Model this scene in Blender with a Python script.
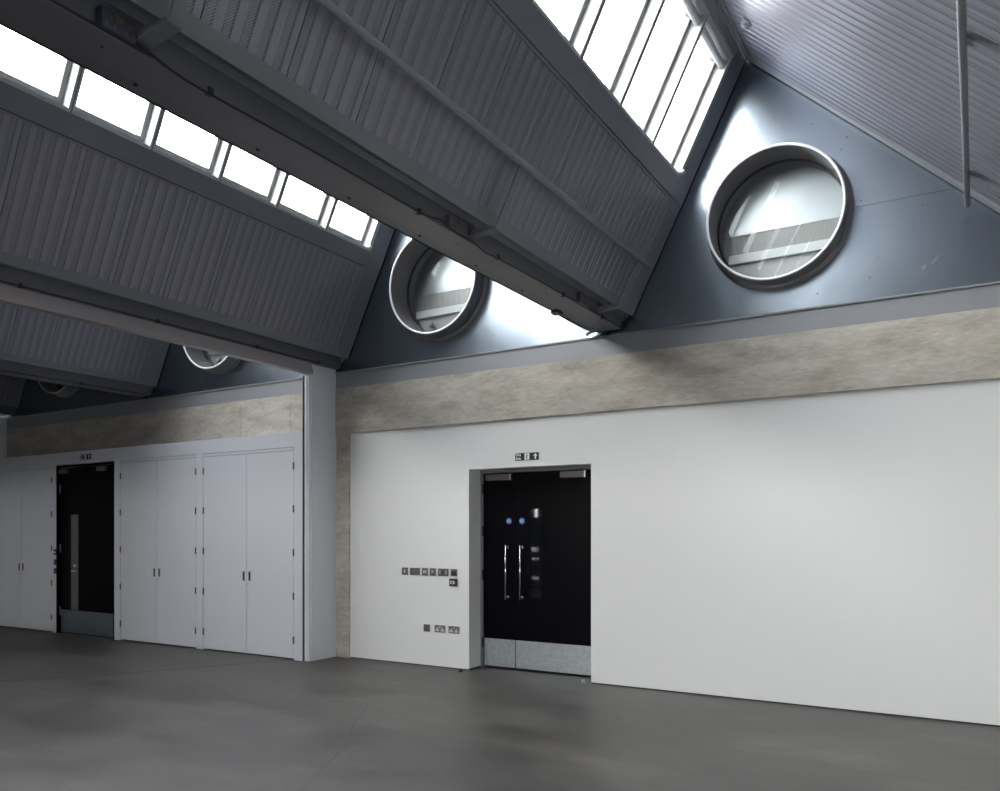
import bpy, bmesh, math, random
from mathutils import Matrix, Vector
random.seed(4)
for o in list(bpy.data.objects): bpy.data.objects.remove(o)
SC = bpy.context.scene
COL = SC.collection
# ------------------------------------------------------------------ camera
cam_d = bpy.data.cameras.new('camera'); cam = bpy.data.objects.new('camera', cam_d); COL.objects.link(cam)
cam_d.sensor_fit = 'HORIZONTAL'; cam_d.sensor_width = 36.0
cam_d.lens = 794.9/1000*36; cam_d.shift_y = (532.64-395.5)/1000
cam.location = (0, 0, 1.6); cam.rotation_euler = (math.pi/2, 0, 0.5407)
SC.camera = cam
# ------------------------------------------------------------------ sky, exposure
SC.view_settings.view_transform = 'Standard'; SC.view_settings.look = 'None'
SC.view_settings.gamma = 1; SC.view_settings.use_curve_mapping = False
SC.view_settings.exposure = 1.17
SKY = 12.0
w = bpy.data.worlds.new('sky'); SC.world = w; w.use_nodes = True
nt = w.node_tree; nt.nodes.clear()
N = nt.nodes.new; LK = nt.links.new
out = N('ShaderNodeOutputWorld'); bg = N('ShaderNodeBackground'); tc = N('ShaderNodeTexCoord')
sp = N('ShaderNodeSeparateXYZ'); rp = N('ShaderNodeValToRGB')
LK(tc.outputs['Generated'], sp.inputs[0]); LK(sp.outputs['Z'], rp.inputs[0])
e = rp.color_ramp.elements
e[0].position = 0.0; e[0].color = (0.10, 0.10, 0.10, 1)
e.new(0.02).color = (0.84, 0.835, 0.83, 1)
e[-1].position = 1.0; e[-1].color = (0.86, 0.93, 1.0, 1)
e.new(0.45).color = (0.97, 0.975, 0.98, 1)
LK(rp.outputs[0], bg.inputs[0]); bg.inputs[1].default_value = SKY; LK(bg.outputs[0], out.inputs[0])

# ------------------------------------------------------------------ measurements
P = 3.868                       # bay pitch
A = Vector((-3.05, 0, 3.837)); R = Vector((-1.897, 0, 6.139)); B = Vector((0.563, 0, 3.865))
YW, YG, YC, YD = 7.73, 7.75, 7.226, 8.0      # white wall, gable, cupboard front, main door leaf
YB = -4.6                       # back of the room
XL, XR = -15.22, -3.05+2*P
LS = (R-A).length; LL = (B-R).length
BAYS = [-1, 0, 1, 2, 3]
def frame(k, side):
    """local frame of a roof slope: x along the ridge (= world Y), y along the slope, z into the room"""
    p0, p1 = (A, R) if side == 'S' else (R, B)
    d = (p1-p0).normalized(); n = Vector((d.z, 0, -d.x))
    m = Matrix(((0, d.x, n.x, p0.x-P*k), (1, d.y, n.y, 0), (0, d.z, n.z, p0.z), (0, 0, 0, 1)))
    return m
# daylight portals over the roof glazing
for k in BAYS:
    l = bpy.data.lights.new('sky_portal', 'AREA'); l.shape = 'RECTANGLE'; l.size = 7.5-YB; l.size_y = 1.15
    l.cycles.is_portal = True
    o = bpy.data.objects.new('sky_portal', l); COL.objects.link(o)
    m = frame(k, 'S') @ Matrix.Translation(((7.5+YB)/2, 1.89, -0.2)) @ Matrix.Rotation(math.pi, 4, 'X')
    o.matrix_world = m

# ------------------------------------------------------------------ materials
def mat(name, col, rough=0.5, metal=0.0, spec=0.5, noise=None, bump=None, aniso=None):
    m = bpy.data.materials.new(name); m.use_nodes = True
    t = m.node_tree; b = t.nodes['Principled BSDF']
    b.inputs['Base Color'].default_value = (*col, 1); b.inputs['Roughness'].default_value = rough
    b.inputs['Metallic'].default_value = metal; b.inputs['Specular IOR Level'].default_value = spec
    c = t.nodes.new('ShaderNodeTexCoord')
    if noise:   # (scale, amount, detail)
        n = t.nodes.new('ShaderNodeTexNoise'); n.inputs['Scale'].default_value = noise[0]; n.inputs['Detail'].default_value = noise[2]
        r = t.nodes.new('ShaderNodeMapRange'); r.inputs[1].default_value = .25; r.inputs[2].default_value = .75
        r.inputs[3].default_value = 1-noise[1]; r.inputs[4].default_value = 1+noise[1]
        h = t.nodes.new('ShaderNodeHueSaturation'); h.inputs['Color'].default_value = (*col, 1)
        t.links.new(c.outputs['Object'], n.inputs['Vector']); t.links.new(n.outputs[0], r.inputs[0])
        t.links.new(r.outputs[0], h.inputs['Value']); t.links.new(h.outputs[0], b.inputs['Base Color'])
    if bump:    # (scale, strength)
        n = t.nodes.new('ShaderNodeTexNoise'); n.inputs['Scale'].default_value = bump[0]; n.inputs['Detail'].default_value = 4
        bp = t.nodes.new('ShaderNodeBump'); bp.inputs['Strength'].default_value = bump[1]; bp.inputs['Distance'].default_value = .01
        t.links.new(c.outputs['Object'], n.inputs['Vector']); t.links.new(n.outputs[0], bp.inputs['Height'])
        t.links.new(bp.outputs[0], b.inputs['Normal'])
    return m
M = {}
M['white'] = mat('white_paint', (.80, .81, .79), .45, bump=(1.1, .12))
M['cupboard'] = mat('white_lacquer', (.68, .70, .75), .35, bump=(.9, .1))
M['door_black'] = mat('black_laminate', (.0035, .0032, .0045), .3, 0, .05)
M['door_brown'] = mat('very_dark_brown_laminate', (.003, .0018, .0018), .3, 0, .04)
M['stain'] = mat('floor_stain', (.052, .050, .048), .5, noise=(5, .25, 6))
M['groove'] = mat('dark_gap', (.03, .03, .032), .8)
M['ss'] = mat('brushed_steel', (.50, .51, .52), .32, 1.0, noise=(9, .12, 5))
M['kick'] = mat('worn_kick_plate_steel', (.46, .50, .53), .42, 1.0, noise=(22, .16, 8), bump=(60, .06))
M['kick_dark'] = mat('dull_kick_plate_steel', (.30, .35, .40), .35, 1.0, noise=(14, .1, 5))
M['chrome'] = mat('polished_steel', (.72, .72, .72), .15, 1.0)
M['rail'] = mat('mid_grey_rail', (.26, .265, .30), .4)
M['closer'] = mat('satin_closer', (.16, .15, .15), .4, .6)
M['plate'] = mat('grey_switch_plate', (.20, .19, .21), .35, .6)
M['plate_light'] = mat('pale_switch_rocker', (.55, .56, .58), .4)
M['black_plastic'] = mat('black_plastic', (.02, .022, .022), .4)
M['steel_paint'] = mat('grey_painted_steel', (.185, .194, .225), .45, .0, noise=(3, .05, 3))
M['beam'] = mat('grey_painted_beam', (.125, .13, .15), .38, .0, noise=(2.5, .06, 3))
M['flange'] = mat('grey_brown_painted_flange', (.135, .128, .150), .35, .0, noise=(2.5, .05, 3))
M['track'] = mat('pale_brown_anodised_track', (.33, .305, .305), .4, .2)
M['edge'] = mat('light_grey_edge_beam', (.28, .293, .312), .4, .1, noise=(2, .05, 4))
M['cable'] = mat('black_cable', (.015, .015, .02), .5)
M['frame_white'] = mat('light_grey_window_frame', (.52, .53, .52), .4)
M['roller'] = mat('pale_blind_roller', (.62, .63, .62), .35)
M['sash'] = mat('shade_toned_window_sash', (.20, .21, .21), .4)  # frame tone darkened: shade on the inner stiles put into the colour
M['frame_metal'] = mat('pale_anodised_bar', (.20, .21, .22), .3, .5)
M['blue'] = mat('blue_sign', (.035, .15, .45), .4)
M['sign_white'] = mat('white_print', (.85, .86, .84), .5)
M['sign_dark'] = mat('dark_green_sign', (.012, .022, .012), .5)
M['socket_blue'] = mat('dark_blue_grey_socket', (.06, .07, .10), .35)
M['stop_light'] = mat('pale_door_stop', (.5, .5, .48), .4, .5)
M['white_plastic'] = mat('white_plastic', (.36, .37, .38), .4)
M['mesh_dark'] = mat('dark_insect_mesh', (.05, .05, .06), .6, noise=(60, .6, 2))
M['rib'] = mat('ribbed_grey_metal', (.42, .41, .40), .45, .4)
M['rim'] = mat('pale_porthole_rim', (.74, .74, .74), .35, .1)
M['sleeve'] = mat('grey_metal_sleeve', (.30, .29, .30), .38, .6, noise=(5, .12, 4))

def zinc(name, col, rough):
    m = mat(name, col, rough, 1.0)
    t = m.node_tree; b = t.nodes['Principled BSDF']; c = t.nodes.new('ShaderNodeTexCoord')
    n = t.nodes.new('ShaderNodeTexNoise'); n.inputs['Scale'].default_value = 2.2; n.inputs['Detail'].default_value = 3; n.inputs['Roughness'].default_value = .5
    t.links.new(c.outputs['Object'], n.inputs['Vector'])
    r = t.nodes.new('ShaderNodeMapRange'); r.inputs[1].default_value = .3; r.inputs[2].default_value = .7; r.inputs[3].default_value = .975; r.inputs[4].default_value = 1.025
    h = t.nodes.new('ShaderNodeHueSaturation'); h.inputs['Color'].default_value = (*col, 1)
    t.links.new(n.outputs[0], r.inputs[0]); t.links.new(r.outputs[0], h.inputs['Value']); t.links.new(h.outputs[0], b.inputs['Base Color'])
    r2 = t.nodes.new('ShaderNodeMapRange'); r2.inputs[1].default_value = .3; r2.inputs[2].default_value = .7; r2.inputs[3].default_value = rough; r2.inputs[4].default_value = rough+.004
    t.links.new(n.outputs[0], r2.inputs[0]); t.links.new(r2.outputs[0], b.inputs['Roughness'])
    n3 = t.nodes.new('ShaderNodeTexNoise'); n3.inputs['Scale'].default_value = 1.3; n3.inputs['Detail'].default_value = 2
    bp = t.nodes.new('ShaderNodeBump'); bp.inputs['Strength'].default_value = .16; bp.inputs['Distance'].default_value = .05
    t.links.new(c.outputs['Object'], n3.inputs['Vector']); t.links.new(n3.outputs[0], bp.inputs['Height']); t.links.new(bp.outputs[0], b.inputs['Normal'])
    return m
M['zinc'] = zinc('blue_grey_zinc_sheet', (.33, .39, .45), .27)
M['zinc_back'] = zinc('pale_zinc_sheet', (.46, .48, .50), .36)

def concrete(name, c1, c2, c3, rough, scale, floor=False):
    m = bpy.data.materials.new(name); m.use_nodes = True; t = m.node_tree; b = t.nodes['Principled BSDF']
    c = t.nodes.new('ShaderNodeTexCoord'); mp = t.nodes.new('ShaderNodeMapping')
    t.links.new(c.outputs['Object'], mp.inputs[0])
    mp.inputs['Scale'].default_value = (.55, 1.1, 1) if floor else (.55, 1, 1.6)
    def nz(s, d, rg=.6):
        n = t.nodes.new('ShaderNodeTexNoise'); n.inputs['Scale'].default_value = s; n.inputs['Detail'].default_value = d; n.inputs['Roughness'].default_value = rg
        t.links.new(mp.outputs[0], n.inputs['Vector']); return n
    n1 = nz(scale, 10, .65); n2 = nz(scale*6, 6)
    rp = t.nodes.new('ShaderNodeValToRGB'); e = rp.color_ramp.elements
    e[0].position = .33; e[0].color = (*c1, 1); e[1].position = .68; e[1].color = (*c3, 1); e.new(.5).color = (*c2, 1)
    t.links.new(n1.outputs[0], rp.inputs[0])
    mx = t.nodes.new('ShaderNodeMix'); mx.data_type = 'RGBA'; mx.blend_type = 'OVERLAY'; mx.inputs[0].default_value = .35
    t.links.new(rp.outputs[0], mx.inputs[6]); t.links.new(n2.outputs[0], mx.inputs[7])
    t.links.new(mx.outputs[2], b.inputs['Base Color'])
    rr = t.nodes.new('ShaderNodeMapRange'); rr.inputs[1].default_value = .3; rr.inputs[2].default_value = .7; rr.inputs[3].default_value = rough-.08; rr.inputs[4].default_value = rough+.1
    t.links.new(n1.outputs[0], rr.inputs[0]); t.links.new(rr.outputs[0], b.inputs['Roughness'])
    bp = t.nodes.new('ShaderNodeBump'); bp.inputs['Strength'].default_value = .08 if floor else .25; bp.inputs['Distance'].default_value = .01
    t.links.new(n2.outputs[0], bp.inputs['Height']); t.links.new(bp.outputs[0], b.inputs['Normal'])
    return m
M['concrete'] = concrete('board_marked_concrete', (.33, .30, .25), (.45, .42, .36), (.56, .535, .47), .6, 3.4)
M['floor'] = concrete('polished_concrete_floor', (.036, .033, .030), (.068, .063, .057), (.118, .110, .099), .45, 1.0, True)

def tray_material(name, pitch, phase):
    """painted metal tray, punched with small holes in every other stripe"""
    m = bpy.data.materials.new(name); m.use_nodes = True; t = m.node_tree; b = t.nodes['Principled BSDF']
    c = t.nodes.new('ShaderNodeTexCoord'); s = t.nodes.new('ShaderNodeSeparateXYZ'); t.links.new(c.outputs['Object'], s.inputs[0])
    def mth(op, a, bb=None):
        n = t.nodes.new('ShaderNodeMath'); n.operation = op
        for i, v in enumerate((a, bb)):
            if v is None: continue
            if isinstance(v, (int, float)): n.inputs[i].default_value = v
            else: t.links.new(v, n.inputs[i])
        return n.outputs[0]
    f = mth('FRACT', mth('DIVIDE', mth('SUBTRACT', s.outputs['X'], phase), pitch))
    stripe = mth('LESS_THAN', f, .54)
    hp = 2*math.pi/.0160
    cc = mth('MULTIPLY', mth('COSINE', mth('MULTIPLY', s.outputs['X'], hp)), mth('COSINE', mth('MULTIPLY', s.outputs['Y'], hp)))
    hole = mth('MULTIPLY', mth('GREATER_THAN', cc, .33), stripe)
    mx = t.nodes.new('ShaderNodeMix'); mx.data_type = 'RGBA'
    mx.inputs[6].default_value = (.26, .262, .308, 1); mx.inputs[7].default_value = (.10, .10, .117, 1)
    t.links.new(hole, mx.inputs[0]); t.links.new(mx.outputs[2], b.inputs['Base Color'])
    b.inputs['Roughness'].default_value = .42; b.inputs['Metallic'].default_value = .45
    return m
SEAM0, TR = 3.946-.523*20, .523          # tray joints along the ridge
ST = TR/5
M['tray'] = tray_material('perforated_metal_tray', ST, SEAM0+.012)

def glass(name, tint, gl=.06):
    m = bpy.data.materials.new(name); m.use_nodes = True; t = m.node_tree; t.nodes.clear()
    o = t.nodes.new('ShaderNodeOutputMaterial'); mx = t.nodes.new('ShaderNodeMixShader'); tr = t.nodes.new('ShaderNodeBsdfTransparent'); g = t.nodes.new('ShaderNodeBsdfGlossy')
    tr.inputs[0].default_value = (*tint, 1); g.inputs['Roughness'].default_value = .01; g.inputs['Color'].default_value = (.9, .95, 1, 1)
    fr = t.nodes.new('ShaderNodeFresnel'); ge = t.nodes.new('ShaderNodeNewGeometry'); io = t.nodes.new('ShaderNodeMix')
    io.inputs[2].default_value = 1.3; io.inputs[3].default_value = 1/1.3
    t.links.new(ge.outputs['Backfacing'], io.inputs[0]); t.links.new(io.outputs[0], fr.inputs[0])
    t.links.new(fr.outputs[0], mx.inputs[0]); t.links.new(tr.outputs[0], mx.inputs[1]); t.links.new(g.outputs[0], mx.inputs[2]); t.links.new(mx.outputs[0], o.inputs[0])
    return m
M['glass'] = glass('clear_glazing', (.96, .955, .95))
M['glass_port'] = glass('porthole_glass', (.88, .92, .92))
M['vision'] = mat('dark_vision_glass', (.004, .005, .008), .03, 0, .45)
M['vision_grey'] = mat('grey_vision_glass', (.10, .11, .12), .1, 0, .6)

# ------------------------------------------------------------------ mesh helpers
class MB:
    def __init__(s): s.bm = bmesh.new()
    def box(s, x0, x1, y0, y1, z0, z1, m=None):
        x0, x1 = min(x0, x1), max(x0, x1); y0, y1 = min(y0, y1), max(y0, y1); z0, z1 = min(z0, z1), max(z0, z1)
        v = [s.bm.verts.new(Vector(p)) for p in ((x0,y0,z0),(x1,y0,z0),(x1,y1,z0),(x0,y1,z0),(x0,y0,z1),(x1,y0,z1),(x1,y1,z1),(x0,y1,z1))]
        for f in ((3,2,1,0),(4,5,6,7),(0,1,5,4),(1,2,6,5),(2,3,7,6),(3,0,4,7)): s.bm.faces.new([v[i] for i in f])
        if m is not None:
            for q in v: q.co = m @ q.co
        return s
    def cyl(s, p, q, r, n=16, r2=None, caps=True):
        p, q = Vector(p), Vector(q); d = (q-p).normalized(); a = d.orthogonal().normalized(); b = d.cross(a); r2 = r if r2 is None else r2
        c0 = [s.bm.verts.new(p+(a*math.cos(t)+b*math.sin(t))*r) for t in [2*math.pi*i/n for i in range(n)]]
        c1 = [s.bm.verts.new(q+(a*math.cos(t)+b*math.sin(t))*r2) for t in [2*math.pi*i/n for i in range(n)]]
        for i in range(n):
            f = s.bm.faces.new((c0[i], c0[(i+1)%n], c1[(i+1)%n], c1[i])); f.smooth = True
        if caps: s.bm.faces.new(c0[::-1]); s.bm.faces.new(c1)
        return s
    def tube(s, pts, r, n=8, closed=False):
        pts = [Vector(p) for p in pts]; rings = []
        up = None
        for i, p in enumerate(pts):
            a = pts[i-1] if (i > 0 or closed) else p; b = pts[(i+1)%len(pts)] if (i < len(pts)-1 or closed) else p
            d = (b-a).normalized()
            u = d.orthogonal().normalized() if up is None else (up-d*up.dot(d)).normalized()
            up = u; v = d.cross(u)
            rings.append([s.bm.verts.new(p+(u*math.cos(2*math.pi*j/n)+v*math.sin(2*math.pi*j/n))*r) for j in range(n)])
        L = len(rings)
        for i in range(L if closed else L-1):
            for j in range(n):
                f = s.bm.faces.new((rings[i][j], rings[i][(j+1)%n], rings[(i+1)%L][(j+1)%n], rings[(i+1)%L][j])); f.smooth = True
        if not closed: s.bm.faces.new(rings[0][::-1]); s.bm.faces.new(rings[-1])
        return s
    def prism(s, poly, ax, a0, a1):
        """poly: 2d points; ax: which axis is extruded (0/1/2)"""
        def mk(p, a):
            q = list(p); q.insert(ax, a); return s.bm.verts.new(Vector(q))
        u = [mk(p, a0) for p in poly]; v = [mk(p, a1) for p in poly]; n = len(poly)
        for i in range(n): s.bm.faces.new((u[i], u[(i+1)%n], v[(i+1)%n], v[i]))
        s.bm.faces.new(u[::-1]); s.bm.faces.new(v); return s
    def lathe(s, prof, c, axis='y', n=64, smooth=True):
        """prof: [(radius, offset along axis)] revolved about axis through c"""
        c = Vector(c); rings = []
        for r, a in prof:
            ring = []
            for i in range(n):
                t = 2*math.pi*i/n
                if axis == 'y': q = c+Vector((r*math.cos(t), a, r*math.sin(t)))
                elif axis == 'z': q = c+Vector((r*math.cos(t), r*math.sin(t), a))
                else: q = c+Vector((a, r*math.cos(t), r*math.sin(t)))
                ring.append(s.bm.verts.new(q))
            rings.append(ring)
        for a, b in zip(rings[:-1], rings[1:]):
            for i in range(n):
                f = s.bm.faces.new((a[i], a[(i+1)%n], b[(i+1)%n], b[i])); f.smooth = smooth
        if prof[0][0] > 1e-6: pass
        return s
    def disc(s, c, r, axis='y', n=64):
        c = Vector(c); vs = []
        for i in range(n):
            t = 2*math.pi*i/n
            vs.append(s.bm.verts.new(c+(Vector((r*math.cos(t), 0, r*math.sin(t))) if axis == 'y' else Vector((r*math.cos(t), r*math.sin(t), 0)))))
        s.bm.faces.new(vs); return s
    def build(s, name, m, parent=None, bevel=0, mw=None):
        bmesh.ops.recalc_face_normals(s.bm, faces=s.bm.faces)
        me = bpy.data.meshes.new(name); s.bm.to_mesh(me); s.bm.free()
        me.materials.append(M[m] if isinstance(m, str) else m)
        o = bpy.data.objects.new(name, me); COL.objects.link(o)
        if mw is not None: o.matrix_world = mw
        if parent is not None: o.parent = parent
        if bevel:
            b = o.modifiers.new('bevel', 'BEVEL'); b.width = bevel; b.segments = 2; b.limit_method = 'ANGLE'
        return o
def tag(o, label, cat, group=None, kind=None):
    if label: o['label'] = label
    if cat: o['category'] = cat
    if group: o['group'] = group
    if kind: o['kind'] = kind
    return o
def thing(name, label, cat, loc=(0,0,0), group=None):
    o = bpy.data.objects.new(name, None); COL.objects.link(o); o.location = loc; o.empty_display_size = .1
    return tag(o, label, cat, group)
def struct(o, label=None, cat=None):
    return tag(o, label, cat, kind='structure')
def L(o, t): o['label'] = t; return o
# meshes are written in world coordinates and shifted so that a parent's base can be its origin
def part(mb, name, m, root, bevel=0):
    o = mb.build(name, m, None, bevel)
    o.parent = root; o.matrix_parent_inverse = Matrix.Identity(4)
    o.data.transform(Matrix.Translation(-Vector(root.location)))
    return o
def sub(mb, name, m, par, root, bevel=0):
    o = part(mb, name, m, root, bevel); o.parent = par; return o

# ------------------------------------------------------------------ shell
fl = MB(); fl.box(XL-.3, XR+.2, YB-.2, 8.35, -.12, 0)
struct(fl.build('floor', 'floor'), 'grey polished concrete floor with faint cloudy stains', 'floor')
# floor joints and hairline cracks
def strip(pts, hw):
    b = MB(); up = []; dn = []
    for i, p in enumerate(pts):
        q = pts[min(i+1, len(pts)-1)]; o_ = pts[max(i-1, 0)]; d = Vector((q[0]-o_[0], q[1]-o_[1])).normalized(); n = Vector((-d.y, d.x))*hw*(1+.3*math.sin(i*2.3))
        up.append((p[0]+n.x, p[1]+n.y)); dn.append((p[0]-n.x, p[1]-n.y))
    for i in range(len(pts)-1):
        vs = [b.bm.verts.new((*v, .0006)) for v in (up[i], up[i+1], dn[i+1], dn[i])]; b.bm.faces.new(vs)
    return b
struct(strip([(-9.6,4.05),(-9.0,4.6),(-8.7,5.0),(-8.3,5.6),(-7.9,6.3),(-7.45,7.2)], .045).build('trim_1', 'stain'), 'broad dark smear on the concrete floor leading to the white column', 'floor stain')
struct(strip([(-3.58,3.55),(-3.85,4.1),(-4.12,4.62),(-4.5,5.1),(-4.75,5.55),(-4.95,5.8)], .006).build('trim_2', 'stain'), 'hairline crack curving across the concrete floor', 'crack')
b = MB(); b.lathe([(.0001, .0006), (.17, .0006)], (-7.6, 4.9, 0), 'z', 30); struct(b.build('trim_3', 'stain'), 'faint round patch in the concrete floor', 'floor stain')

HX0, HX1, HZ = -5.061, -3.514, 2.333      # opening of the main door
def wallbox(name, boxes, m='white', bevel=0): 
    b = MB()
    for q in boxes: b.box(*q)
    return struct(b.build(name, m, None, bevel))
wallbox('wall_front', [(-6.875, HX0, YW, YW+.3, .012, 3.0), (HX1, XR, YW, YW+.3, .012, 3.0), (HX0, HX1, YW, YW+.3, HZ, 3.0)])
b = MB(); b.box(-6.875, HX0-.0, YW+.02, YW+.28, 0, .02); b.box(HX1, XR, YW+.02, YW+.28, 0, .02)
struct(b.build('baseboard_front', 'groove'), 'dark shadow gap at the foot of the white wall', 'skirting')
wallbox('light_block_wall', [(XL-.3, XR+.2, 8.30, 8.40, 0, 3.6)])  # unseen slab added behind the doors to stop sky leaking in
wallbox('wall_right', [(XR, XR+.2, YB, 8.0, 0, 3.9)])
RW = [(-11.28, -11.04), (-9.4, -6.4), (-6.0, -3.0), (-2.6, .4)]; RZ0, RZ1 = 2.0, 2.9  # unseen rear openings, placed and sized for their light on the white wall
bx = [(XL, -11.28, YB-.2, YB, 0, RZ0), (-11.04, XR, YB-.2, YB, 0, RZ0), (XL, XR, YB-.2, YB, RZ1, 3.9)]
xs = [XL]+[q for w_ in RW for q in w_]+[XR]
for i in range(0, len(xs), 2): bx.append((xs[i], xs[i+1], YB-.2, YB, RZ0, RZ1))
z_ = 0
for (a, c) in ((.22, .30), (.80, .86), (1.05, 1.17)): bx.append((-11.28, -11.04, YB-.2, YB, z_, a)); z_ = c  # slits shaped to give the bright bars reflected in the door glass
bx.append((-11.28, -11.04, YB-.2, YB, z_, RZ0))
wallbox('wall_back', bx)
wallbox('wall_left', [(XL-.25, XL, YB, 8.0, 0, 4.36)])
b = MB()
b.box(XL-.2, XR+.2, YB-.2, YB, 3.7, 6.3)
struct(b.build('wall_rear', 'steel_paint'))
for i, (a, c) in enumerate(RW):
    t = thing('window_%d' % (90+i), 'unseen window put in behind the camera for its light, number %d' % (i+1), 'window', ((a+c)/2, YB, RZ0)); t['kind'] = 'structure'
    b = MB(); b.box(a, a+.06, YB-.12, YB-.04, RZ0, RZ1); b.box(c-.06, c, YB-.12, YB-.04, RZ0, RZ1); b.box(a, c, YB-.12, YB-.04, RZ0, RZ0+.06); b.box(a, c, YB-.12, YB-.04, RZ1-.06, RZ1)
    for q in ((a+1.0, a+2.0) if c-a > 2 else ()): b.box(q-.03, q+.03, YB-.12, YB-.04, RZ0, RZ1)
    part(b, 'window_frame', 'frame_white', t)
    b = MB(); b.box(a+.05, c-.05, YB-.083, YB-.077, RZ0+.05, RZ1-.05); part(b, 'window_pane', 'glass', t)
    l = bpy.data.lights.new('sky_portal', 'AREA'); l.shape = 'RECTANGLE'; l.size = c-a; l.size_y = RZ1-RZ0; l.cycles.is_portal = True
    o = bpy.data.objects.new('sky_portal', l); COL.objects.link(o); o.location = ((a+c)/2, YB-.22, (RZ0+RZ1)/2); o.rotation_euler = (-math.pi/2, math.pi, 0)
# concrete ring beam, pilaster
b = MB()
jo = [XL-.2, -8.872, -8.866, -7.9, -7.894, XR]
for i in range(0, 6, 2): b.box(jo[i], jo[i+1], 7.70, 8.0, 2.872, 3.452)
b.box(XL, XR, 7.706, 8.0, 2.874, 3.450)
struct(b.build('wall_front_beam', 'concrete'), 'stained bare concrete beam running along the top of the wall', 'concrete beam')
b = MB(); b.box(-7.097, -6.877, 7.715, 8.0, 0, 2.872)
struct(b.build('wall_front_pier', 'concrete'), 'narrow bare concrete pier between white column and white wall', 'concrete pier')
# pale steel edge channel on top of the concrete
b = MB(); b.box(XL-.2, XR, 7.712, 7.76, 3.452, 3.650); b.box(XL-.2, XR, 7.695, 7.762, 3.647, 3.663)
for x in (-6.9, -7.56, -11.4): b.box(x-.006, x, 7.708, 7.712, 3.455, 3.647)
edge = b.build('edge_channel', 'edge'); tag(edge, 'pale grey steel channel lying along the top of the concrete beam', 'steel beam')

# ------------------------------------------------------------------ roof slopes
def tray_slope(k, side, v0, v1, u0, u1, name, label):
    b = MB(); prof = []
    n0 = math.floor((u0-SEAM0)/TR); u = SEAM0+n0*TR
    while u < u1:
        prof += [(u, 0), (u+.001, .014), (u+.006, .014), (u+.007, 0)]
        for i in range(5):
            a = u+.012+i*ST; c = a+ST*.52
            if i < 5: prof += [(a, 0), (a+.010, -.006), (c-.010, -.006), (c, 0)]
        u += TR
    prof = [(p, q) for p, q in prof if u0 <= p <= u1]
    prof = [(u0, 0)]+sorted(prof)+[(u1, 0)]
    for (p, q) in prof: pass
    va = [b.bm.verts.new((p, v0, -abs(q) if q <= 0 else -.02)) for p, q in prof]
    vb = [b.bm.verts.new((p, v1, -abs(q) if q <= 0 else -.02)) for p, q in prof]
    for i in range(len(prof)-1): b.bm.faces.new((va[i], va[i+1], vb[i+1], vb[i]))
    o = b.build(name, 'tray', None, 0, frame(k, side)); struct(o, label, 'ceiling')
    return o
where = {-1: 'rightmost, out past the right edge', 0: 'nearest the porthole seen whole', 1: 'above the white column', 2: 'over the cupboards', 3: 'far left, over the fire door end'}
WT = .16
def roof_bay(k):
    F = frame(k, 'S')
    tray_slope(k, 'S', .085, 1.115, YB, 7.47, 'ceiling', 'steep grey perforated metal ceiling slope, '+where[k])
    tray_slope(k, 'L', .085, LL, YB, 7.62, 'ceiling', 'long grey perforated metal ceiling slope, '+where[k])
    # steep slope trims: bottom strip, kerb under the glazing, jamb beside the gable, head
    b = MB()
    b.box(YB, 7.735, -.002, .09, -.05, .006, F)                 # bottom strip
    b.box(YB, 7.735, -.0, .012, -.09, -.002, F)
    b.box(YB, 7.735, 1.137, 1.318, -.16, .008, F)                # kerb
    b.box(YB, 7.47, 1.108, 1.129, -.05, .008, F)
    b.box(7.47, 7.735, .012, LS-.03, -.16, .004, F)                  # jamb
    struct(b.build('trim_%d' % (10+k*4), 'steel_paint'), 'dark grey flashing framing the steep ceiling slope, '+where[k], 'flashing')
    b = MB(); b.box(YB, 7.735, 1.129, 1.137, -.05, -.004, F); b.box(7.72, 7.742, 0, LS, -.05, -.006, F)
    struct(b.build('trim_%d' % (11+k*4), 'groove'), 'thin black joint in the flashing, '+where[k], 'joint')
    b = MB(); b.box(YB, 7.47, 2.455, 2.535, -.10, .012, F)
    G = frame(k, 'L')
    b.box(YB, 7.735, .012, .083, -.02, .008, G)
    b.box(7.62, 7.72, .083, LL, -.03, .01, G)
    b.box(7.60, 7.625, .083, LL, -.03, .004, G)
    struct(b.build('trim_%d' % (12+k*4), 'edge'), 'pale grey ridge flashing, '+where[k], 'flashing')
    b = MB(); b.box(YB, 7.735, 2.535, LS+.02, -.12, -.01, F); b.box(7.72, 7.75, .05, LL, -.03, .002, G)
    struct(b.build('trim_%d' % (13+k*4), 'mesh_dark'), 'dark mesh vent strip at the ridge, '+where[k], 'vent strip')
for k in BAYS: roof_bay(k)
# roof cover above the long slopes and the gutters, so that daylight only enters at the glazing
b = MB()
for k in BAYS:
    G = frame(k, 'L'); b.box(YB-.2, 8.0, -.06, LL+.1, -.14, -.06, G)
    F = frame(k, 'S'); b.box(YB-.2, 8.0, -.1, 1.2, -.24, -.17, F); b.box(7.5, 8.0, 1.2, LS, -.24, -.17, F)
    b.box(YB-.2, 8.0, LS-.13, LS+.06, -.24, -.13, F)
    b.box(-3.55-P*k, -2.9-P*k, YB-.2, 8.3, 4.30, 4.36)
    b.box(-3.62-P*k, -3.0-P*k, 7.766, 7.80, 3.66, 4.36)
struct(b.build('ceiling', 'steel_paint'), 'outer roof deck behind the ceiling slopes', 'roof')

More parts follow.
